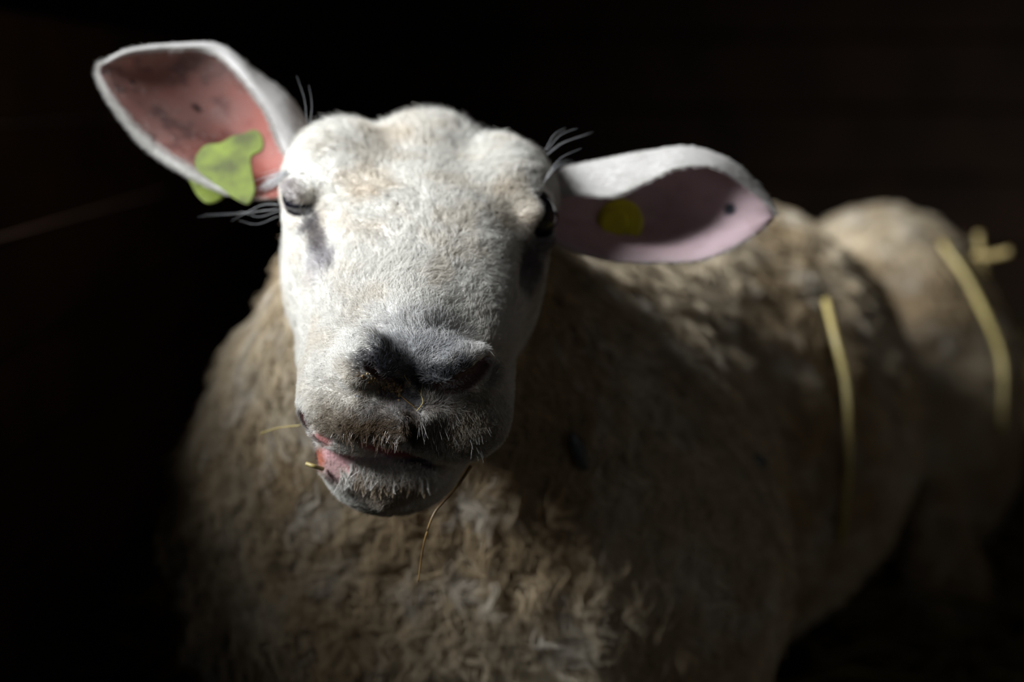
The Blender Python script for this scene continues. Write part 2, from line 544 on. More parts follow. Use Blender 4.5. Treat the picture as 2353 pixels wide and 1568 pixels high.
def hs_(px, py):
    return to_head(hit(px, py, f=lambda p: head_sdf(to_head(p).astype(np.float32)) / 1000.0, dmax=1.1))
FACE = np.where((QH[:, 2] > -14) & (QH[:, 1] > -120) & (np.abs(QH[:, 0]) < 85) & (QH[:, 2] < 80) & (QH[:, 1] < 180), 1.0, FACE)
BLOBS = []          # (centre, radii (x, y, z) mm, colour, strength, ragged edge)
def blob(px, py, r, c, s=1.0, rag=0.35): BLOBS.append((hs_(px, py), np.array(r, float), np.array(c, float), s, rag))
CREAM = (0.80, 0.77, 0.71)
TAN = (0.60, 0.47, 0.32)
DARKSKIN = (0.030, 0.031, 0.037)
GREYSKIN = (0.20, 0.18, 0.19)
MUD = (0.13, 0.095, 0.06)
# dirty tan parts of the forehead and crown
blob(885, 320, (20, 22, 14), TAN, 0.40); blob(850, 420, (16, 20, 14), TAN, 0.40); blob(740, 500, (10, 16, 10), TAN, 0.25)
blob(1180, 480, (18, 22, 18), TAN, 0.35)
# bare grey skin in front of the eyes
blob(668, 470, (10, 10, 5), (0.30, 0.24, 0.26), 0.7, 0.4); blob(704, 480, (8, 10, 9), (0.15, 0.125, 0.135), 0.85, 0.4); blob(718, 520, (8, 12, 10), (0.14, 0.12, 0.125), 0.9, 0.5); blob(738, 560, (8, 12, 10), (0.14, 0.115, 0.115), 0.9, 0.5); blob(752, 600, (7, 12, 10), (0.17, 0.145, 0.15), 0.75, 0.7); blob(725, 610, (11, 16, 12), (0.45, 0.42, 0.44), 0.5, 0.9)
blob(1250, 545, (14, 16, 16), (0.14, 0.12, 0.125), 0.85, 0.5); blob(1215, 600, (12, 16, 18), (0.14, 0.12, 0.125), 0.9, 0.5); blob(1205, 640, (11, 14, 16), (0.17, 0.145, 0.15), 0.7, 0.6)
blob(655, 440, (12, 16, 8), (0.22, 0.17, 0.18), 0.6, 0.3)
# muzzle: grey haze over the bridge end, dark nose, stained lips
blob(960, 775, (36, 22, 18), (0.50, 0.50, 0.52), 0.45, 0.9); blob(1060, 800, (18, 16, 16), (0.45, 0.44, 0.44), 0.5, 0.8)
blob(960, 815, (22, 14, 12), (0.30, 0.30, 0.315), 0.6, 0.8)
blob(878, 830, (12, 11, 9), (0.055, 0.057, 0.068), 0.97, 0.4); blob(920, 855, (12, 11, 9), (0.038, 0.039, 0.047), 1, 0.3); blob(965, 868, (10, 10, 8), DARKSKIN, 1, 0.3)
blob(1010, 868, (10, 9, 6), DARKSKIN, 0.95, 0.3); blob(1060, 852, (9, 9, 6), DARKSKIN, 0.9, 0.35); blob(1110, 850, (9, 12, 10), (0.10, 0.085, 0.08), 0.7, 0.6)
blob(838, 838, (6, 9, 10), (0.06, 0.05, 0.05), 0.7, 0.6); blob(870, 885, (12, 12, 7), (0.17, 0.11, 0.06), 0.75, 0.8); blob(905, 905, (10, 10, 8), (0.06, 0.035, 0.03), 0.95, 0.5)
blob(940, 925, (10, 10, 12), (0.035, 0.034, 0.042), 0.95, 0.5); blob(945, 985, (9, 10, 15), (0.03, 0.027, 0.026), 1, 0.3)
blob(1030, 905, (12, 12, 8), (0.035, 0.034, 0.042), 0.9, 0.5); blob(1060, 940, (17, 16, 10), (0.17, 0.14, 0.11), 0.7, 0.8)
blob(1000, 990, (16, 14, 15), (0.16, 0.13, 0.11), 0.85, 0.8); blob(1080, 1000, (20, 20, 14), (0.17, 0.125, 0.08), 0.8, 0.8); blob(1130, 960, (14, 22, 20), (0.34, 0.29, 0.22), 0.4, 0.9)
blob(880, 955, (16, 14, 10), (0.16, 0.14, 0.13), 0.8, 0.8); blob(890, 992, (24, 16, 10), (0.085, 0.055, 0.030), 0.97, 0.6); blob(800, 982, (20, 18, 9), (0.15, 0.10, 0.055), 0.92, 0.8)
blob(745, 965, (10, 12, 9), (0.34, 0.29, 0.22), 0.5, 1.0); blob(770, 925, (16, 14, 9), (0.55, 0.48, 0.40), 0.4, 0.9)
# mouth corner and lips
blob(698, 965, (6, 12, 7), (0.055, 0.025, 0.024), 1, 0.3); blob(708, 1010, (7, 12, 7), (0.06, 0.025, 0.025), 1, 0.3); blob(720, 1045, (7, 10, 7), (0.045, 0.03, 0.035), 1, 0.3)
PINK = (0.60, 0.34, 0.34)
LIPPINK = []
def pink(px, py, r, c=PINK, s=1.0, rag=0.3):
    c0_ = hs_(px, py); BLOBS.append((c0_, np.array(r, float), np.array(c, float), s, rag)); LIPPINK.append((c0_, np.array(r, float)))
pink(742, 1010, (6, 10, 6), (0.50, 0.22, 0.20)); pink(738, 1055, (5, 8, 8), (0.42, 0.14, 0.09)); pink(775, 1045, (11, 10, 8)); pink(800, 1065, (11, 9, 8)); pink(765, 1085, (8, 8, 8), (0.42, 0.26, 0.25))
pink(840, 1066, (11, 8, 5), (0.45, 0.33, 0.34)); pink(900, 1060, (12, 7, 4), (0.26, 0.20, 0.25)); pink(965, 1066, (11, 7, 4), (0.10, 0.08, 0.10))
blob(890, 1100, (26, 12, 9), (0.46, 0.40, 0.34), 0.8, 0.8); blob(900, 1140, (26, 16, 9), (0.24, 0.17, 0.11), 0.8, 0.8)
blob(900, 1175, (26, 20, 9), (0.40, 0.31, 0.22), 0.5, 0.9)  # weak shade under the chin, put into the colour

def pigment(q):
    n1 = fbm(q * 0.001, 90.0, 3)[:, None]; n2 = fbm(q * 0.001 + 3.3, 420.0, 2); n3 = fbm(q * 0.001 + 9.1, 1100.0, 1)
    c = np.array(CREAM) * (1 - 0.30 * sstep(0.45, 0.75, n1)) + np.array(TAN) * 0.30 * sstep(0.45, 0.75, n1)
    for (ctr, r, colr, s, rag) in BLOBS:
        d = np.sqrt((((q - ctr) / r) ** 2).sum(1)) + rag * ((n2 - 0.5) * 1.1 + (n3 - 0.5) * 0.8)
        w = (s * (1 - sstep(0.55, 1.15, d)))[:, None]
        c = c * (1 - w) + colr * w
    # deep inside nostrils and mouth: dark wet membrane
    qf = q.astype(np.float32)
    ins = np.minimum(polyline(qf, NOSTRIL_L, [1.5, 2.1, 2.6, 2.8]), polyline(qf, NOSTRIL_R, [4, 6.5, 7, 5]))
    w = (1 - sstep(-0.2, 1.2, ins))[:, None]; c = c * (1 - w) + np.array((0.10, 0.055, 0.052)) * w
    mo = polyline(qf, [p + np.array((0, -8, 0)) for p in MOUTH[3:7]], [4, 7, 7, 3])
    w = (1 - sstep(0.0, 2.0, mo))[:, None]; c = c * (1 - w) + np.array((0.42, 0.14, 0.14)) * w
    for e in EYES:
        d = np.sqrt(((q - e) ** 2).sum(1)); w = (1 - sstep(EYE_R + 0.2, EYE_R + 2.0, d))[:, None]
        c = c * (1 - w) + np.array((0.05, 0.035, 0.04)) * w
    return c

def wool_colour(p):
    n1 = fbm(p, 9.0, 3)[:, None]; n2 = fbm(p + 5.0, 38.0, 3)[:, None]
    a = np.array((0.64, 0.53, 0.375)); b = np.array((0.46, 0.345, 0.21)); c = np.array((0.72, 0.65, 0.55))
    w = sstep(0.40, 0.68, n1); col = a * (1 - w) + b * w
    w = sstep(0.52, 0.72, n2) * 0.8; col = col * (1 - w) + c * w
    return col

fm = FACE[:, None]
SCOL = wool_colour(SV) * (1 - fm)
near = FACE > 0.001
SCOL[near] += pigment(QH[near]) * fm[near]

# bareness: skin that carries no (or hardly any) hair
def bare_mask(q):
    qf = q.astype(np.float32)
    b = np.zeros(len(q))
    for ctr, r in LIPPINK:
        b = np.maximum(b, 1 - sstep(0.7, 1.0, np.sqrt((((q - ctr) / r) ** 2).sum(1))))
    ins = np.minimum(polyline(qf, NOSTRIL_L, [2, 2.6, 3, 3]), polyline(qf, NOSTRIL_R, [5, 8, 8, 6]))
    b = np.maximum(b, 1 - sstep(0.5, 2.5, ins))
    b = np.maximum(b, 1 - sstep(0.0, 1.2, polyline(qf, MOUTH, MOUTH_R)))
    mo = polyline(qf, [p + np.array((0, -8, 0)) for p in MOUTH[3:7]], [4, 7, 7, 3])
    b = np.maximum(b, 1 - sstep(0.0, 2.0, mo))
    for k in (0, 1, 2, 3): 
        pass
    for c_, r_ in ((hs_(880, 832), 9.5), (hs_(920, 858), 9.5), (hs_(962, 872), 6), (hs_(940, 925), 9), (hs_(905, 905), 9), (hs_(950, 980), 5), (hs_(1045, 900), 8)):
        b = np.maximum(b, (1 - sstep(0.6, 1.05, np.linalg.norm(q - c_, axis=1) / r_)) * 0.9)
    for px, py in ((700, 965), (708, 1010), (720, 1045)):
        b = np.maximum(b, 1 - sstep(0.6, 1.0, np.linalg.norm(q - hs_(px, py), axis=1) / 8))
    for e in EYES:
        b = np.maximum(b, 1 - sstep(EYE_R + 1, EYE_R + 5, np.linalg.norm(q - e, axis=1)))
    return b
BARE = np.zeros(len(SV)); BARE[near] = bare_mask(QH[near])
print('colour', round(time.time() - T0, 1))

# ------------------------------------------------------------------ ears (sheets with thickness, part of the body mesh)
def ear(curves, nu=70, nv=64, th=0.0032):
    cs = [catmull([P(*c) for c in cv], nu) for cv in curves]
    G = np.zeros((nu, nv, 3))
    for i in range(nu):
        G[i] = catmull([c[i] for c in cs], nv)
    du = np.gradient(G, axis=0); dv = np.gradient(G, axis=1)
    N = np.cross(du, dv); N /= np.linalg.norm(N, axis=2)[..., None] + 1e-9
    view = G - CAMP
    mid = N[nu // 2, nv // 4]
    if mid @ view[nu // 2, nv // 4] > 0: N = -N           # N faces the camera inside the cup
    u = np.linspace(0, 1, nu)[:, None]; v = np.linspace(0, 1, nv)[None, :]
    t = th * np.sqrt(np.clip(np.minimum(np.minimum(v, 1 - v) * 9, (1 - u) * 12), 0.02, 1)) * (1 + 1.2 * (1 - u))
    front = G + N * t[..., None] * 0.5; back = G - N * t[..., None] * 0.5
    idx = np.arange(nu * nv).reshape(nu, nv); o = nu * nv
    q = np.stack([idx[:-1, :-1], idx[1:, :-1], idx[1:, 1:], idx[:-1, 1:]], -1).reshape(-1, 4)
    a, b, c, _ = q[len(q) // 2]
    fl = front.reshape(-1, 3)
    flip = np.cross(fl[b] - fl[a], fl[c] - fl[b]) @ N.reshape(-1, 3)[a] < 0
    if flip: q = q[:, ::-1]
    qb = q[:, ::-1] + o
    per = np.concatenate([idx[:, 0], idx[-1, 1:], idx[-2::-1, -1], idx[0, -2:0:-1]])
    pr = np.roll(per, -1)
    rim = np.stack([per, pr, pr + o, per + o], 1)
    if not flip: rim = rim[:, ::-1]
    V = np.concatenate([fl, back.reshape(-1, 3)])
    U = np.broadcast_to(u, (nu, nv)).reshape(-1); VV = np.broadcast_to(v, (nu, nv)).reshape(-1)
    return V, np.concatenate([q, qb, rim]), N.reshape(-1, 3), U, VV, G

EAR_A = [  # ear held up (image left): lower rim, floor of the cup, folded edge, front rim
    [(715, 430, .872), (640, 455, .855), (545, 452, .852), (440, 408, .855), (335, 338, .860), (262, 248, .865), (226, 180, .870), (228, 150, .872)],
    [(730, 400, .885), (665, 415, .888), (590, 372, .898), (500, 290, .902), (405, 215, .898), (325, 168, .890), (268, 148, .880), (232, 147, .873)],
    [(750, 350, .880), (705, 300, .884), (650, 222, .888), (580, 172, .889), (500, 116, .887), (400, 110, .884), (300, 119, .879), (236, 145, .872)],
    [(735, 385, .868), (676, 375, .848), (640, 325, .856), (602, 245, .868), (505, 130, .883), (400, 116, .882), (302, 124, .878), (238, 148, .872)]]
EAR_B = [  # ear held out sideways (image right)
    [(1220, 520, .865), (1300, 570, .850), (1395, 598, .848), (1510, 604, .850), (1620, 597, .856), (1715, 553, .865), (1765, 516, .870), (1782, 494, .873)],
    [(1215, 490, .880), (1300, 502, .888), (1400, 510, .900), (1500, 508, .900), (1600, 498, .884), (1690, 490, .874), (1750, 488, .871), (1781, 491, .873)],
    [(1210, 440, .875), (1290, 402, .872), (1385, 380, .872), (1490, 361, .872), (1590, 352, .870), (1680, 384, .868), (1742, 437, .870), (1783, 489, .873)],
    [(1220, 470, .862), (1310, 448, .848), (1400, 450, .842), (1480, 418, .846), (1560, 384, .850), (1650, 386, .856), (1735, 444, .866), (1782, 491, .872)]]
EA = ear(EAR_A); EB = ear(EAR_B)

def ear_colour(E, which):
    V, Fq, N, U, VV, G = E
    n = len(U)
    p = V[:n]
    n1 = fbm(p, 60.0, 3)[:, None]; n2 = fbm(p + 2.0, 150.0, 3)[:, None]
    white = np.array((0.78, 0.76, 0.72))
    u = U[:, None]; v = VV[:, None]
    if which == 'A':
        inner = np.array((0.40, 0.17, 0.14)) * (1 - n1) + np.array((0.30, 0.20, 0.18)) * n1
        w = sstep(0.50, 0.68, n2) * 0.6; inner = inner * (1 - w) + np.array((0.09, 0.06, 0.06)) * w
        w = sstep(0.42, 0.75, v) * 0.7; inner = inner * (1 - w) + np.array((0.32, 0.24, 0.22)) * w
        w = (1 - sstep(0.26, 0.56, u + (n1 - 0.5) * 0.2)) * 0.7; inner = inner * (1 - w) + np.array((0.40, 0.11, 0.08)) * w
        for (a, b_, r) in ((0.50, 0.33, 0.018), (0.72, 0.22, 0.016)):
            w = (1 - sstep(0.7, 1.3, np.sqrt((u - a) ** 2 + ((v - b_) * 0.9) ** 2) / r)) * 0.9
            inner = inner * (1 - w) + np.array((0.02, 0.015, 0.015)) * w
        rim = np.maximum((1 - sstep(0.015, 0.05, v)) * sstep(0.18, 0.36, u), sstep(0.95, 0.995, u))
        rim = np.maximum(rim, sstep(0.955, 0.985, v) * 0.6)
    else:
        inner = np.array((0.68, 0.50, 0.53)) * (1 - 0.35 * n1) + np.array((0.50, 0.33, 0.31)) * 0.35 * n1
        w = sstep(0.52, 0.7, n2) * 0.25; inner = inner * (1 - w) + np.array((0.40, 0.28, 0.28)) * w
        w = sstep(0.70, 0.80, u) * sstep(0.70, 0.80, v) * sstep(0.5, 0.62, n2); inner = inner * (1 - w) + np.array((0.40, 0.17, 0.06)) * w
        # dark dot near the tip
        gp = G.reshape(-1, 3); 
        dots = project(gp); 
        k = np.argmin((dots[0] - 1677) ** 2 + (dots[1] - 484) ** 2 + 1e6 * (VV > 0.62))
        d = np.linalg.norm(gp - gp[k], axis=1)[:, None]
        w = 1 - sstep(0.0030, 0.0050, d); inner = inner * (1 - w) + np.array((0.045, 0.05, 0.06)) * w
        rim = np.maximum((1 - sstep(0.01, 0.03, v)) * 0.1, sstep(0.97, 1.0, u))
        rim = np.maximum(rim, sstep(0.95, 0.985, v))
    front = inner * (1 - rim) + white * rim
    back = np.broadcast_to(np.array((0.62, 0.59, 0.56)), (n, 3)) * (0.92 + 0.08 * n1)
    return np.concatenate([front, back])
ECA = ear_colour(EA, 'A'); ECB = ear_colour(EB, 'B')

# ------------------------------------------------------------------ assemble the sheep
def coat_material(name, rough, spec, translucent):
    m, nt, out = new_mat(name)
    a = nt.nodes.new('ShaderNodeAttribute'); a.attribute_name = 'col'
    b = nt.nodes.new('ShaderNodeBsdfPrincipled')
    b.inputs['Roughness'].default_value = rough
    b.inputs['Specular IOR Level'].default_value = spec
    nt.links.new(a.outputs['Color'], b.inputs['Base Color'])
    if translucent > 0:
        t = nt.nodes.new('ShaderNodeBsdfTranslucent')
        nt.links.new(a.outputs['Color'], t.inputs['Color'])
        mx = nt.nodes.new('ShaderNodeMixShader'); mx.inputs[0].default_value = translucent
        nt.links.new(b.outputs[0], mx.inputs[1]); nt.links.new(t.outputs[0], mx.inputs[2])
        nt.links.new(mx.outputs[0], out.inputs[0])
    else:
        nt.links.new(b.outputs[0], out.inputs[0])
    return m
skin_m, nt, out = new_mat('sheep_skin')
a = nt.nodes.new('ShaderNodeAttribute'); a.attribute_name = 'col'
wet = nt.nodes.new('ShaderNodeAttribute'); wet.attribute_name = 'wet'
b = nt.nodes.new('ShaderNodeBsdfPrincipled')
nt.links.new(a.outputs['Color'], b.inputs['Base Color'])
mr = nt.nodes.new('ShaderNodeMapRange'); mr.inputs['To Min'].default_value = 0.75; mr.inputs['To Max'].default_value = 0.22
nt.links.new(wet.outputs['Fac'], mr.inputs['Value']); nt.links.new(mr.outputs['Result'], b.inputs['Roughness'])
tcn = nt.nodes.new('ShaderNodeTexCoord'); nz_ = nt.nodes.new('ShaderNodeTexNoise'); nz_.inputs['Scale'].default_value = 420; nz_.inputs['Detail'].default_value = 4
bp = nt.nodes.new('ShaderNodeBump'); bp.inputs['Strength'].default_value = 0.55; bp.inputs['Distance'].default_value = 0.0015
nt.links.new(tcn.outputs['Object'], nz_.inputs['Vector']); nt.links.new(nz_.outputs['Fac'], bp.inputs['Height']); nt.links.new(bp.outputs['Normal'], b.inputs['Normal'])
nt.links.new(b.outputs[0], out.inputs[0])
ear_m = coat_material('ear_skin', 0.6, 0.2, 0.28)
face_fur_m = coat_material('face_hair', 0.45, 0.25, 0.30)
wool_m = coat_material('wool', 0.7, 0.15, 0.25)
wet_hair_m = coat_material('wet_hair', 0.18, 0.7, 0.15)

allV = np.concatenate([SV, EA[0], EB[0]])
off1 = len(SV); off2 = off1 + len(EA[0])
allF = np.concatenate([SF, EA[1] + off1, EB[1] + off2])
me = bpy.data.meshes.new('sheep')
me.vertices.add(len(allV)); me.vertices.foreach_set('co', allV.astype(np.float32).ravel())
me.loops.add(len(allF) * 4); me.loops.foreach_set('vertex_index', allF.astype(np.int32).ravel())
me.polygons.add(len(allF)); me.polygons.foreach_set('loop_start', np.arange(len(allF), dtype=np.int32) * 4)
me.update(calc_edges=True)
me.validate()
me.polygons.foreach_set('use_smooth', np.ones(len(me.polygons), bool))
mi = np.zeros(len(me.polygons), np.int32); mi[len(SF):] = 1
me.materials.append(skin_m); me.materials.append(ear_m)
me.polygons.foreach_set('material_index', mi)
at = me.attributes.new('col', 'FLOAT_COLOR', 'POINT')
cc = np.concatenate([SCOL, ECA, ECB]); cc = np.concatenate([cc, np.ones((len(cc), 1))], 1)
at.data.foreach_set('color', cc.astype(np.float32).ravel())
at = me.attributes.new('wet', 'FLOAT', 'POINT')
at.data.foreach_set('value', np.concatenate([BARE, np.zeros(len(allV) - len(SV))]).astype(np.float32))
me.update()
sheep = bpy.data.objects.new('sheep', me); COL.objects.link(sheep)
tag(sheep, 'white-faced sheep with beige wool lying on straw and chewing', 'sheep')
VN = np.zeros(len(allV) * 3, np.float32); me.vertices.foreach_get('normal', VN) if False else None
VN = np.array([0.0]); 
nrm = np.zeros((len(allV), 3))
fn = np.cross(allV[allF[:, 1]] - allV[allF[:, 0]], allV[allF[:, 2]] - allV[allF[:, 0]])
for k in range(4):
    np.add.at(nrm, allF[:, k], fn)
nrm /= np.linalg.norm(nrm, axis=1)[:, None] + 1e-12
print('mesh', len(allF), round(time.time() - T0, 1))

# eyes
eye_m = principled('dark_eye', (0.006, 0.006, 0.010), 0.06, spec=0.8)
for c in EYES:
    bm = bmesh.new(); bmesh.ops.create_uvsphere(bm, u_segments=32, v_segments=20, radius=(EYE_R - 0.3) / 1000.0)
    # bulge the cornea outward
    outv = Vector(HX * np.sign(c[0])).normalized()
    for v in bm.verts:
        d = max(0, v.co.normalized().dot(outv) - 0.75) / 0.25
        v.co += outv * 0.0012 * d
    m2 = bpy.data.meshes.new('eye'); bm.to_mesh(m2); bm.free()
    m2.polygons.foreach_set('use_smooth', [True] * len(m2.polygons)); m2.materials.append(eye_m)
    o = bpy.data.objects.new('eye', m2); COL.objects.link(o); o.location = from_head(c); o.parent = sheep
    o['label'] = 'dark glossy half-closed eye'

# ------------------------------------------------------------------ hair
def add_curves(name, pts, radii_root, radii_tip, cols, mat, label=None, kind='stuff'):
    """pts (N,K,3)"""
    N, K, _ = pts.shape
    hc = bpy.data.hair_curves.new(name)
    hc.add_curves([K] * N)
    hc.attributes['position'].data.foreach_set('vector', pts.astype(np.float32).ravel())
    t = np.linspace(0, 1, K)[None, :]
    rr = (np.reshape(radii_root, (-1, 1)) * (1 - t ** 1.5) + np.reshape(radii_tip, (-1, 1)) * t ** 1.5)
    rr = np.broadcast_to(rr, (N, K))
    ra = hc.attributes.get('radius') or hc.attributes.new('radius', 'FLOAT', 'POINT')
    ra.data.foreach_set('value', rr.astype(np.float32).ravel())
    ca = hc.attributes.new('col', 'FLOAT_COLOR', 'CURVE')
    ca.data.foreach_set('color', np.concatenate([cols, np.ones((N, 1))], 1).astype(np.float32).ravel())
    hc.materials.append(mat)
    o = bpy.data.objects.new(name, hc); COL.objects.link(o); o.parent = sheep
    if kind: o['kind'] = kind
    if label: o['label'] = label
    return o

def sample(V, Fq, w_face, n):
    a, b, c, d = (V[Fq[:, k]] for k in range(4))
    ar = np.linalg.norm(np.cross(c - a, d - b), axis=1) * 0.5 * w_face
    cdf = np.cumsum(ar); r = rng.random(n) * cdf[-1]
    f = np.clip(np.searchsorted(cdf, r), 0, len(Fq) - 1)
    u = rng.random(n)[:, None]; v = rng.random(n)[:, None]
    wts = np.stack([(1 - u) * (1 - v), u * (1 - v), u * v, (1 - u) * v], 1)
    return Fq[f], wts
def interp(A, q, w): return (A[q] * (w if A.ndim > 1 else w[..., 0])).sum(1)

def tangent(d, n):
    d = d - (d * n).sum(1)[:, None] * n
    return d / (np.linalg.norm(d, axis=1)[:, None] + 1e-9)

def strands(root, n, d, L, lift, K, wob, curl=0.0):
    t = np.linspace(0, 1, K)[None, :, None]
    L = L[:, None, None]; lift = lift[:, None, None]
    a = n[:, None, :] * (lift * t * (1.15 - 0.45 * t)); b = d[:, None, :] * ((1 - lift * 0.6) * t ** 1.25)
    s = np.cross(n, d)[:, None, :]
    ph = rng.random((len(root), 1, 1)) * 6.28
    wv = s * (np.sin(t * (4 + 4 * curl) + ph) - np.sin(ph)) * wob[:, None, None]
    return root[:, None, :] + L * (a + b + wv)

if FUR:
    # ---- short hair of the face
    wf = (FACE[SF] * (1 - 0.96 * BARE[SF])).mean(1)
    cen = SV[SF].mean(1); fcn = nrm[:len(SV)][SF].mean(1)
    facing = ((CAMP - cen) * fcn).sum(1) / np.linalg.norm(CAMP - cen, axis=1)
    wf = wf * np.where(facing > -0.25, 1, 0.12)
    qc = to_head(cen)
    wf = wf * (1 + 0.8 * sstep(70, 110, qc[:, 1]))
    NF = 150000
    q, w = sample(SV, SF, wf, NF)
    root = interp(SV, q, w); n = interp(nrm, q, w); n /= np.linalg.norm(n, axis=1)[:, None]
    qh = to_head(root)
    col = interp(SCOL, q, w)
    x, y, z = qh.T
    lip = sstep(-26, -44, z) * sstep(95, 120, y)
    chin = sstep(-74, -84, z) * sstep(85, 110, y)
    dx = np.sign(x) * (0.25 + 0.5 * sstep(5, 40, np.abs(x)))
    dh = np.stack([dx, -np.ones_like(x), 0.15 * np.ones_like(x)], 1)              # flows back over the face
    dl = np.stack([np.sign(x) * 0.35 + 0.010 * x, 0.15 * np.ones_like(x), -np.ones_like(x)], 1)
    dh = dh * (1 - lip[:, None]) + dl * lip[:, None]
    # swirl and small-scale disorder
    na = (fbm(root, 55.0, 2) - 0.5) * 3.4 + (fbm(root + 4.0, 260.0, 2) - 0.5) * 2.6
    d = tangent(dh @ HM, n)
    s = np.cross(n, d)
    d = d * np.cos(na)[:, None] + s * np.sin(na)[:, None]
    dj = rng.normal(0, 0.28, (NF, 3)); d = tangent(d + dj, n)
    L = 0.0062 * (0.7 + 0.6 * rng.random(NF))
    L *= 1 + 0.55 * (1 - sstep(-60, 20, y)) - 0.35 * lip + 0.15 * chin
    L *= 1 - 0.5 * interp(BARE, q, w)
    crown = (1 - sstep(-62, -18, y)) * sstep(-25, 5, z)
    L *= 1 + 0.7 * crown
    for e_ in EYES: L *= 0.35 + 0.65 * sstep(EYE_R + 2, EYE_R + 12, np.linalg.norm(qh - e_, axis=1))
    lift = 0.22 + 0.30 * rng.random(NF) + 0.20 * lip + 0.30 * crown * rng.random(NF)
    pts = strands(root, n, d, L, lift, 4, 0.07 + 0.08 * rng.random(NF))
    jit = 0.82 + 0.30 * rng.random((NF, 1))
    add_curves('face_hair', pts, 0.00011, 0.00003, np.clip(col * jit, 0, 1), face_fur_m, 'short white hair of the face')

    # ---- wool locks
    ww = (1 - FACE[SF]).mean(1)
    ww = ww * np.where(facing > -0.3, 1, 0.05) * np.where(cen[:, 2] < 0.03, 0.05, 1)
    NC = 26000; M = 6
    q, w = sample(SV, SF, ww, NC)
    root = interp(SV, q, w); n = interp(nrm, q, w); n /= np.linalg.norm(n, axis=1)[:, None]
    down = np.array([0.0, 0.0, -1.0]) + 0.0 * root
    neckish = (1 - sstep(1.05, 1.25, root[:, 1]))[:, None]
    flow = down + (1 - neckish) * BX * 0.8 + neckish * np.stack([np.sign(root[:, 0] + 0.03) * 0.45, 0 * root[:, 0], 0 * root[:, 0]], 1)
    d = tangent(flow, n)
    an = (fbm(root, 13.0, 2) - 0.5) * 1.9
    d = d * np.cos(an)[:, None] + np.cross(n, d) * np.sin(an)[:, None]
    L = 0.030 * (0.65 + 0.7 * rng.random(NC)) * np.where(root[:, 1] > 1.25, 0.85, 1.0)
    lift = 0.14 + 0.22 * rng.random(NC) + 0.25 * (rng.random(NC) < 0.06)
    clump = strands(root, n, d, L, lift, 5, 0.10 + 0.12 * rng.random(NC), 1.0)
    ccol = wool_colour(root) * (0.82 + 0.36 * rng.random((NC, 1)))
    spread = 0.0050
    offs = rng.normal(0, 1, (NC, M, 3)); offs -= (offs * n[:, None]).sum(2)[..., None] * n[:, None]
    offs *= spread
    t = np.linspace(0, 1, 5)[None, None, :, None]
    pts = clump[:, None] + offs[:, :, None, :] * (1 - 0.72 * t) + rng.normal(0, 0.0012, (NC, M, 5, 3)) * t
    pts = pts.reshape(NC * M, 5, 3)
    cols = np.repeat(ccol, M, 0) * (0.85 + 0.3 * rng.random((NC * M, 1)))
    add_curves('wool', pts, 0.0005, 0.00015, np.clip(cols, 0, 1), wool_m, 'dirty beige wool fleece')

    # ---- fuzz on the ears
    for E, EC, which in ((EA, ECA, 'A'), (EB, ECB, 'B')):
        V, Fq, N, U, VV, G = E
        half = len(U)
        isback = (Fq >= half).all(1)
        rimf = ~isback & ~(Fq < half).all(1)
        vv = np.concatenate([VV, VV])[Fq].mean(1); uu = np.concatenate([U, U])[Fq].mean(1)
        wgt = np.where(isback, 1.0, 0.04) + rimf * 40.0 + (~isback) * (np.maximum((vv < 0.04), (uu > 0.95)) * 3.0)
        if which == 'B': wgt = wgt * np.where(vv < 0.3, 0.08, 1)
        else: wgt = wgt * np.where((vv > 0.6) & isback, 0.3, 1) * np.where((uu < 0.3) & (vv < 0.3), 0.1, 1)
        q, w = sample(V, Fq, wgt, 14000)
        en = np.concatenate([N, -N])
        root = interp(V, q, w); n = interp(en, q, w); n /= np.linalg.norm(n, axis=1)[:, None] + 1e-9
        uax = (G[-1].mean(0) - G[0].mean(0)); uax /= np.linalg.norm(uax)
        d = tangent(uax + rng.normal(0, 0.35, (len(root), 3)), n)
        vq = interp(np.concatenate([VV, VV]), q, w)
        L = 0.0036 * (0.6 + 0.7 * rng.random(len(root)))
        pts = strands(root, n, d, L, 0.15 + 0.2 * rng.random(len(root)), 4, 0.08 + 0.05 * rng.random(len(root)))
        ecol = np.array((0.72, 0.69, 0.65))
        add_curves('ear_hair', pts, 0.00010, 0.00003, np.clip(ecol * (0.8 + 0.25 * rng.random((len(root), 1))), 0, 1), face_fur_m)

    # ---- lashes, brow bristles and whiskers: single long hairs
    def long_hairs(name, guides, n_each, jit, r=0.00006, colr=(0.82, 0.82, 0.82)):
        out_, cl = [], []
        for g in guides:
            base = np.array([P(*c) for c in g])
            for k in range(n_each):
                j = rng.normal(0, jit, 3)
                b = base + np.linspace(0.25, 1, len(base))[:, None] * j + rng.normal(0, 0.0006, 3)
                out_.append(catmull(b, 7)); cl.append(np.array(colr) * rng.uniform(0.75, 1.0))
        add_curves(name, np.array(out_), r, r * 0.3, np.array(cl), face_fur_m, kind='stuff')
    long_hairs('eyelashes', [[(656, 398, .797), (635, 408, .795), (603, 426, .795)], [(650, 410, .797), (632, 416, .795), (608, 428, .795)], [(662, 394, .797), (640, 404, .795), (615, 422, .795)]], 40, 0.0026)
    long_hairs('brow_bristles', [[(640, 478, .812), (560, 488, .815), (470, 494, .82)], [(640, 490, .812), (590, 505, .815), (545, 492, .82)], [(640, 470, .812), (600, 470, .815), (540, 500, .82)],
                                 [(706, 285, .80), (706, 235, .80), (694, 185, .80)], [(668, 312, .80), (655, 288, .80), (628, 274, .80)]], 2, 0.0035)
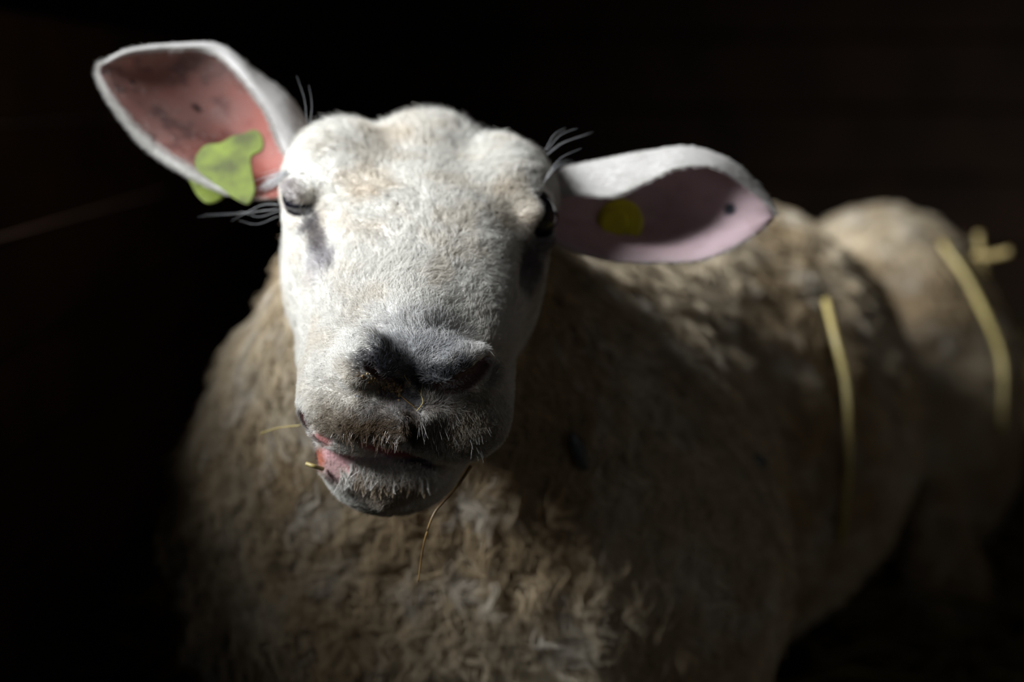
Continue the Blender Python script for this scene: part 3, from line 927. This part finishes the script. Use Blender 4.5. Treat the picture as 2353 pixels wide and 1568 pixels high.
    long_hairs('brow_bristles', [[(1252, 415, .805), (1285, 372, .80), (1335, 352, .80)], [(1256, 405, .805), (1280, 370, .80), (1312, 352, .80)], [(1258, 345, .81), (1285, 312, .81), (1318, 298, .81)], [(1255, 355, .81), (1290, 330, .81), (1350, 310, .81)]], 2, 0.0030)
    # whiskers and wet beard of the lips
    sm, scl = [], []
    def lip_hairs(x0, x1, y0, y1, n_, length, dirx, spread_, clumped, colr):
        for k in range(n_):
            px, py = rng.uniform(x0, x1), rng.uniform(y0, y1)
            a_ = hit(px, py, f=full_sdf, dmax=0.95)
            dv = RIGHT * (dirx + rng.normal(0, spread_)) - UPC * rng.uniform(0.7, 1.1) - FWD * rng.uniform(0.25, 0.6)
            dv = dv / np.linalg.norm(dv) * length * rng.uniform(0.6, 1.3)
            for m_ in range(clumped):
                o_ = rng.normal(0, 0.0012 if clumped > 1 else 0, 3)
                tt = np.linspace(0, 1, 5)[:, None]
                sm.append(a_ + o_ * (1 - 0.9 * tt) + dv * tt - UPC * (0.0022 * tt ** 2)); scl.append(np.array(colr) * rng.uniform(0.7, 1.1))
    lip_hairs(785, 995, 1064, 1105, 90, 0.0058, -0.10, 0.45, 7, (0.66, 0.62, 0.56))
    lip_hairs(815, 985, 1098, 1118, 44, 0.0050, -0.05, 0.50, 5, (0.40, 0.31, 0.21))
    lip_hairs(960, 1120, 940, 1035, 50, 0.0060, 0.35, 0.35, 1, (0.42, 0.40, 0.37))
    lip_hairs(760, 930, 985, 1018, 60, 0.0050, -0.25, 0.35, 2, (0.16, 0.11, 0.07))
    add_curves('lip_whiskers', np.array(sm), 0.00013, 0.00004, np.clip(np.array(scl), 0, 1), wet_hair_m, 'wet whitish hairs of the lips')
    print('fur', round(time.time() - T0, 1))

# ------------------------------------------------------------------ ear tags
def tag_material(name, colr, dirt, scale):
    return principled(name, colr, 0.45, (scale, dirt, 4))
tagA_m = tag_material('green_yellow_plastic', (0.20, 0.25, 0.045), (0.09, 0.10, 0.035), 75.0)
tagB_m = tag_material('yellow_plastic', (0.62, 0.57, 0.02), (0.40, 0.36, 0.02), 50.0)

def plate(name, poly, th, mat, parent, bevel=0.0006):
    """flat plate with rounded outline; poly = list of world points (nearly planar)"""
    c = catmull(list(poly) + [poly[0]], len(poly) * 5)[:-1]
    nrm_ = np.cross(c[len(c) // 3] - c[0], c[2 * len(c) // 3] - c[0]); nrm_ /= np.linalg.norm(nrm_)
    if nrm_ @ (CAMP - c.mean(0)) < 0: nrm_ = -nrm_
    bm = bmesh.new()
    vs = [bm.verts.new(tuple(p)) for p in c]
    f = bm.faces.new(vs)
    r = bmesh.ops.extrude_face_region(bm, geom=[f])
    for v in r['geom']:
        if isinstance(v, bmesh.types.BMVert): v.co += Vector(-nrm_ * th)
    bmesh.ops.recalc_face_normals(bm, faces=bm.faces[:])
    bmesh.ops.bevel(bm, geom=[e for e in bm.edges if e.is_manifold and e.calc_face_angle(0) > 0.8], offset=bevel, segments=2, affect='EDGES')
    m2 = bpy.data.meshes.new(name); bm.to_mesh(m2); bm.free(); m2.materials.append(mat)
    o = bpy.data.objects.new(name, m2); COL.objects.link(o)
    if parent: o.parent = parent
    return o
def rod(name, a_, b_, r, mat, parent, sides=12):
    v, f = tube_data([np.array(a_), np.array(b_)], r, sides)
    return mesh_obj(name, v, f, mat, parent)

tA = bpy.data.objects.new('ear_tag', None); COL.objects.link(tA)
tag(tA, 'dirty yellow-green plastic tag of irregular outline in the raised ear', 'ear tag')
outl = [(560, 305), (585, 297), (603, 312), (604, 343), (580, 358), (578, 380), (584, 415), (586, 442), (570, 468), (540, 456), (506, 430), (470, 405), (449, 383), (450, 358), (472, 332), (505, 327), (532, 312)]
dA = lambda y: 0.868 - 0.020 * (y - 300) / 165
plate('front_plate', [P(x, y, dA(y)) for x, y in outl], 0.0018, tagA_m, tA)
outb = [(430, 400), (450, 442), (475, 464), (503, 458), (524, 440), (560, 410), (520, 360), (470, 370)]
plate('back_plate', [P(x, y, 0.898 - 0.030 * (y - 360) / 100) for x, y in outb], 0.0018, tagA_m, tA)
rod('pin', P(515, 372, 0.8615), P(505, 385, 0.897), 0.0026, tagA_m, tA)

tB = bpy.data.objects.new('ear_tag', None); COL.objects.link(tB)
tag(tB, 'round yellow plastic button tag in the ear held out sideways', 'ear tag')
def disc(name, c, r, th, mat, parent, nvec, seg=40):
    nvec = nvec / np.linalg.norm(nvec)
    a_ = np.cross(nvec, [0, 0, 1.0]); a_ /= np.linalg.norm(a_); b_ = np.cross(nvec, a_)
    prof = [(0, th * 0.5), (r * 0.90, th * 0.5), (r, th * 0.2), (r, -th * 0.5), (0, -th * 0.5)]
    v, f = [], []
    for (rr, zz) in prof:
        for k in range(seg):
            an = 2 * math.pi * k / seg
            v.append(c + nvec * zz + rr * (math.cos(an) * a_ + math.sin(an) * b_))
    for i in range(len(prof) - 1):
        for k in range(seg):
            k2 = (k + 1) % seg
            f.append((i * seg + k, i * seg + k2, (i + 1) * seg + k2, (i + 1) * seg + k))
    return mesh_obj(name, v, f, mat, parent, smooth=False)
nB = (CAMP - P(1425, 512, 0.888)) + np.array((-0.25, 0, 0.05))
disc('button', P(1425, 512, 0.888), 0.0150, 0.003, tagB_m, tB, nB)
disc('cap', P(1412, 512, 0.886), 0.0088, 0.004, tagB_m, tB, nB)
rod('pin', P(1420, 512, 0.889), P(1428, 512, 0.915), 0.0028, tagB_m, tB)
disc('back_button', P(1428, 512, 0.916), 0.0130, 0.003, tagB_m, tB, nB)

# ------------------------------------------------------------------ straw
def stalk(name, pix, r, label, mat=straw_mat, off=-0.002, depths=None, flat=1.0, world_pts=None, taper=None, fsdf=base_sdf):
    if world_pts is None:
        world_pts = []
        for i, c in enumerate(pix):
            if depths is not None and depths[i] is not None: world_pts.append(P(c[0], c[1], depths[i]))
            else:
                h_ = hit(c[0], c[1], f=fsdf); rr = ray(c[0], c[1]); world_pts.append(h_ + rr / np.linalg.norm(rr) * off)
    c = catmull(world_pts, max(10, 5 * len(world_pts)))
    rr = np.full(len(c), r)
    if taper is not None: rr = np.linspace(r, r * taper, len(c))
    v, f = tube_data(c, rr, 8)
    o = mesh_obj(name, v, f, mat)
    tag(o, label, 'straw')
    return o
bright_straw = principled('pale_straw', (0.40, 0.31, 0.11), 0.40, (40.0, (0.50, 0.40, 0.16), 3))
stem_m = principled('dark_grass_stem', (0.10, 0.055, 0.02), 0.35, (80.0, (0.22, 0.13, 0.04), 3))
stalk('straw_stalk', [(1898, 690), (1920, 780), (1942, 870), (1950, 960), (1950, 1060), (1940, 1160), (1930, 1245)], 0.0034, 'long yellow straw stalk hanging down over the woolly flank', bright_straw, off=-0.034)
stalk('straw_stalk', [(2165, 560), (2215, 630), (2262, 720), (2295, 800), (2306, 870), (2302, 990)], 0.0042, 'bent pale straw stalk lying over the rump', bright_straw, off=-0.036)
stalk('straw_stalk', [(2238, 590), (2280, 588), (2322, 578)], 0.0050, 'short straw stub poking out sideways from the rump', straw_mat, depths=[1.86, 1.84, 1.82])
stalk('straw_stalk', [(2262, 640), (2255, 590), (2248, 535)], 0.0050, 'short upright straw stub on the rump', straw_mat, depths=[1.88, 1.88, 1.88])
stalk('straw_stalk', [(600, 996), (640, 984), (690, 978)], 0.0004, 'thin curved straw fibre in the neck wool by the mouth', bright_straw, depths=[0.80, 0.79, 0.775])
stalk('straw_piece', [(704, 1066), (722, 1072), (742, 1078)], 0.0011, 'small bright yellow straw piece sticking out of the mouth corner', bright_straw, depths=[0.735, 0.733, 0.738])
stalk('grass_stem', [(1082, 1072), (1055, 1112), (1022, 1150), (998, 1180), (982, 1220), (972, 1260), (966, 1300), (961, 1338)], 0.0009, 'thin brown grass stem hanging from the lips', stem_m, depths=[0.748, 0.742, 0.738, 0.736, 0.735, 0.735, 0.735, 0.735], taper=0.35)
stalk('hay_fibre', [(973, 872), (968, 905), (972, 925), (958, 945)], 0.00028, 'pale kinked hay fibre stuck below the nose tip', bright_straw, fsdf=full_sdf, off=-0.0015)
stalk('hay_fibre', [(915, 905), (935, 922), (955, 938)], 0.00024, 'brown hay fibre stuck across the upper lip groove', stem_m, fsdf=full_sdf, off=-0.0012)
stalk('hay_fibre', [(928, 862), (942, 888), (925, 885), (912, 893)], 0.00024, 'curled tan hay fibre beside the nostril', straw_mat, fsdf=full_sdf, off=-0.0015)
# crumbs stuck to the nose
amber_m = principled('amber_seed', (0.35, 0.08, 0.015), 0.25)
def crumb(name, px, py, r, mat, label, squash=(1, 0.6, 1)):
    bm = bmesh.new(); bmesh.ops.create_icosphere(bm, subdivisions=2, radius=1.0)
    for v in bm.verts:
        k = 1 + 0.35 * (float(vnoise(np.array([v.co[:]]) + px, 1.7)[0]) - 0.5)
        v.co = Vector((v.co.x * squash[0], v.co.y * squash[1], v.co.z * squash[2])) * r * k
    m2 = bpy.data.meshes.new(name); bm.to_mesh(m2); bm.free(); m2.materials.append(mat)
    m2.polygons.foreach_set('use_smooth', [True] * len(m2.polygons))
    o = bpy.data.objects.new(name, m2); COL.objects.link(o); o.location = hit(px, py, f=full_sdf, dmax=1.0)
    o.rotation_euler = (rng.uniform(0, 3), rng.uniform(0, 3), rng.uniform(0, 3))
    return o
tag(crumb('seed_husk', 917, 893, 0.0019, amber_m, '', (0.7, 0.7, 1.3)), 'small orange seed husk stuck under the nose', 'seed husk')
flake_m = principled('dark_flake', (0.07, 0.08, 0.09), 0.35)
tag(crumb('dirt_flake', 826, 912, 0.0021, flake_m, '', (1, 0.35, 1.2)), 'small dark grey flake on the white upper lip', 'dirt flake')
crust_m = principled('dried_crust', (0.20, 0.12, 0.05), 0.30, (300.0, (0.36, 0.26, 0.13), 3))
cv, cf = [], []
for k in range(120):
    px = rng.uniform(822, 925); py = 862 + 0.28 * (px - 822) + rng.normal(8, 8)
    c0 = hit(px, py, f=full_sdf, dmax=1.0)
    bm = bmesh.new(); bmesh.ops.create_icosphere(bm, subdivisions=1, radius=rng.uniform(0.0004, 0.0011))
    o0 = len(cv); bm.verts.ensure_lookup_table()
    sq = rng.uniform(0.4, 1.7, 3)
    cv += [tuple(c0 + np.array(v.co[:]) * sq * (1 + rng.normal(0, 0.18))) for v in bm.verts]
    cf += [tuple(v.index + o0 for v in f.verts) for f in bm.faces]; bm.free()
cr = mesh_obj('nose_crust', cv, cf, crust_m, sheep); cr['kind'] = 'stuff'; cr['label'] = 'brown dried crust beside the nostril'

for (px, py, r_, sq_, lab) in ((1330, 1040, 0.010, (0.5, 0.4, 1.6), 'elongated dark dirt clot in the shoulder wool'), (1740, 1066, 0.008, (1, 0.6, 1), 'small round dark dirt clot in the flank wool')):
    o = crumb('dirt_clot', 900, 900, r_, flake_m, '', sq_)
    h_ = hit(px, py); rr = ray(px, py); o.location = h_ - rr / np.linalg.norm(rr) * 0.014
    o.rotation_euler = (0.2, -0.35, 0.1)
    tag(o, lab, 'dirt clot')

# loose bedding on the floor
sv, sf = [], []
NS = 5200
for k in range(NS):
    x, y = rng.uniform(-0.36, 1.15), rng.uniform(0.9, 2.9)
    if body_sdf(np.array([[x, y, 0.05]], np.float32))[0] < 0.03: continue
    L = rng.uniform(0.08, 0.26); an = rng.uniform(0, 2 * math.pi); r = rng.uniform(0.0014, 0.0030)
    z = float(rng.random() ** 2) * 0.045 + 0.006
    dz = rng.normal(0, 0.12)
    t = np.array([math.cos(an), math.sin(an), dz]); t /= np.linalg.norm(t)
    a_ = np.cross(t, [0, 0, 1.0]); a_ /= np.linalg.norm(a_); b_ = np.cross(a_, t)
    bend = b_ * rng.normal(0, 0.02) + a_ * rng.normal(0, 0.02)
    c = np.array([x, y, z])
    o0 = len(sv)
    for j, s_ in enumerate((-0.5, 0.0, 0.5)):
        cen_ = c + t * L * s_ + bend * (1 - 4 * s_ * s_)
        cen_[2] = max(cen_[2], 0.004)
        for m_ in range(3):
            sv.append(cen_ + r * (math.cos(2.094 * m_) * a_ + math.sin(2.094 * m_) * b_))
    for j in range(2):
        for m_ in range(3):
            m2_ = (m_ + 1) % 3
            sf.append((o0 + j * 3 + m_, o0 + j * 3 + m2_, o0 + (j + 1) * 3 + m2_, o0 + (j + 1) * 3 + m_))
bed = mesh_obj('straw_bedding', sv, sf, old_straw)
tag(bed, 'loose straw bedding scattered over the dark floor', 'straw', kind='stuff')
print('script', round(time.time() - T0, 1))
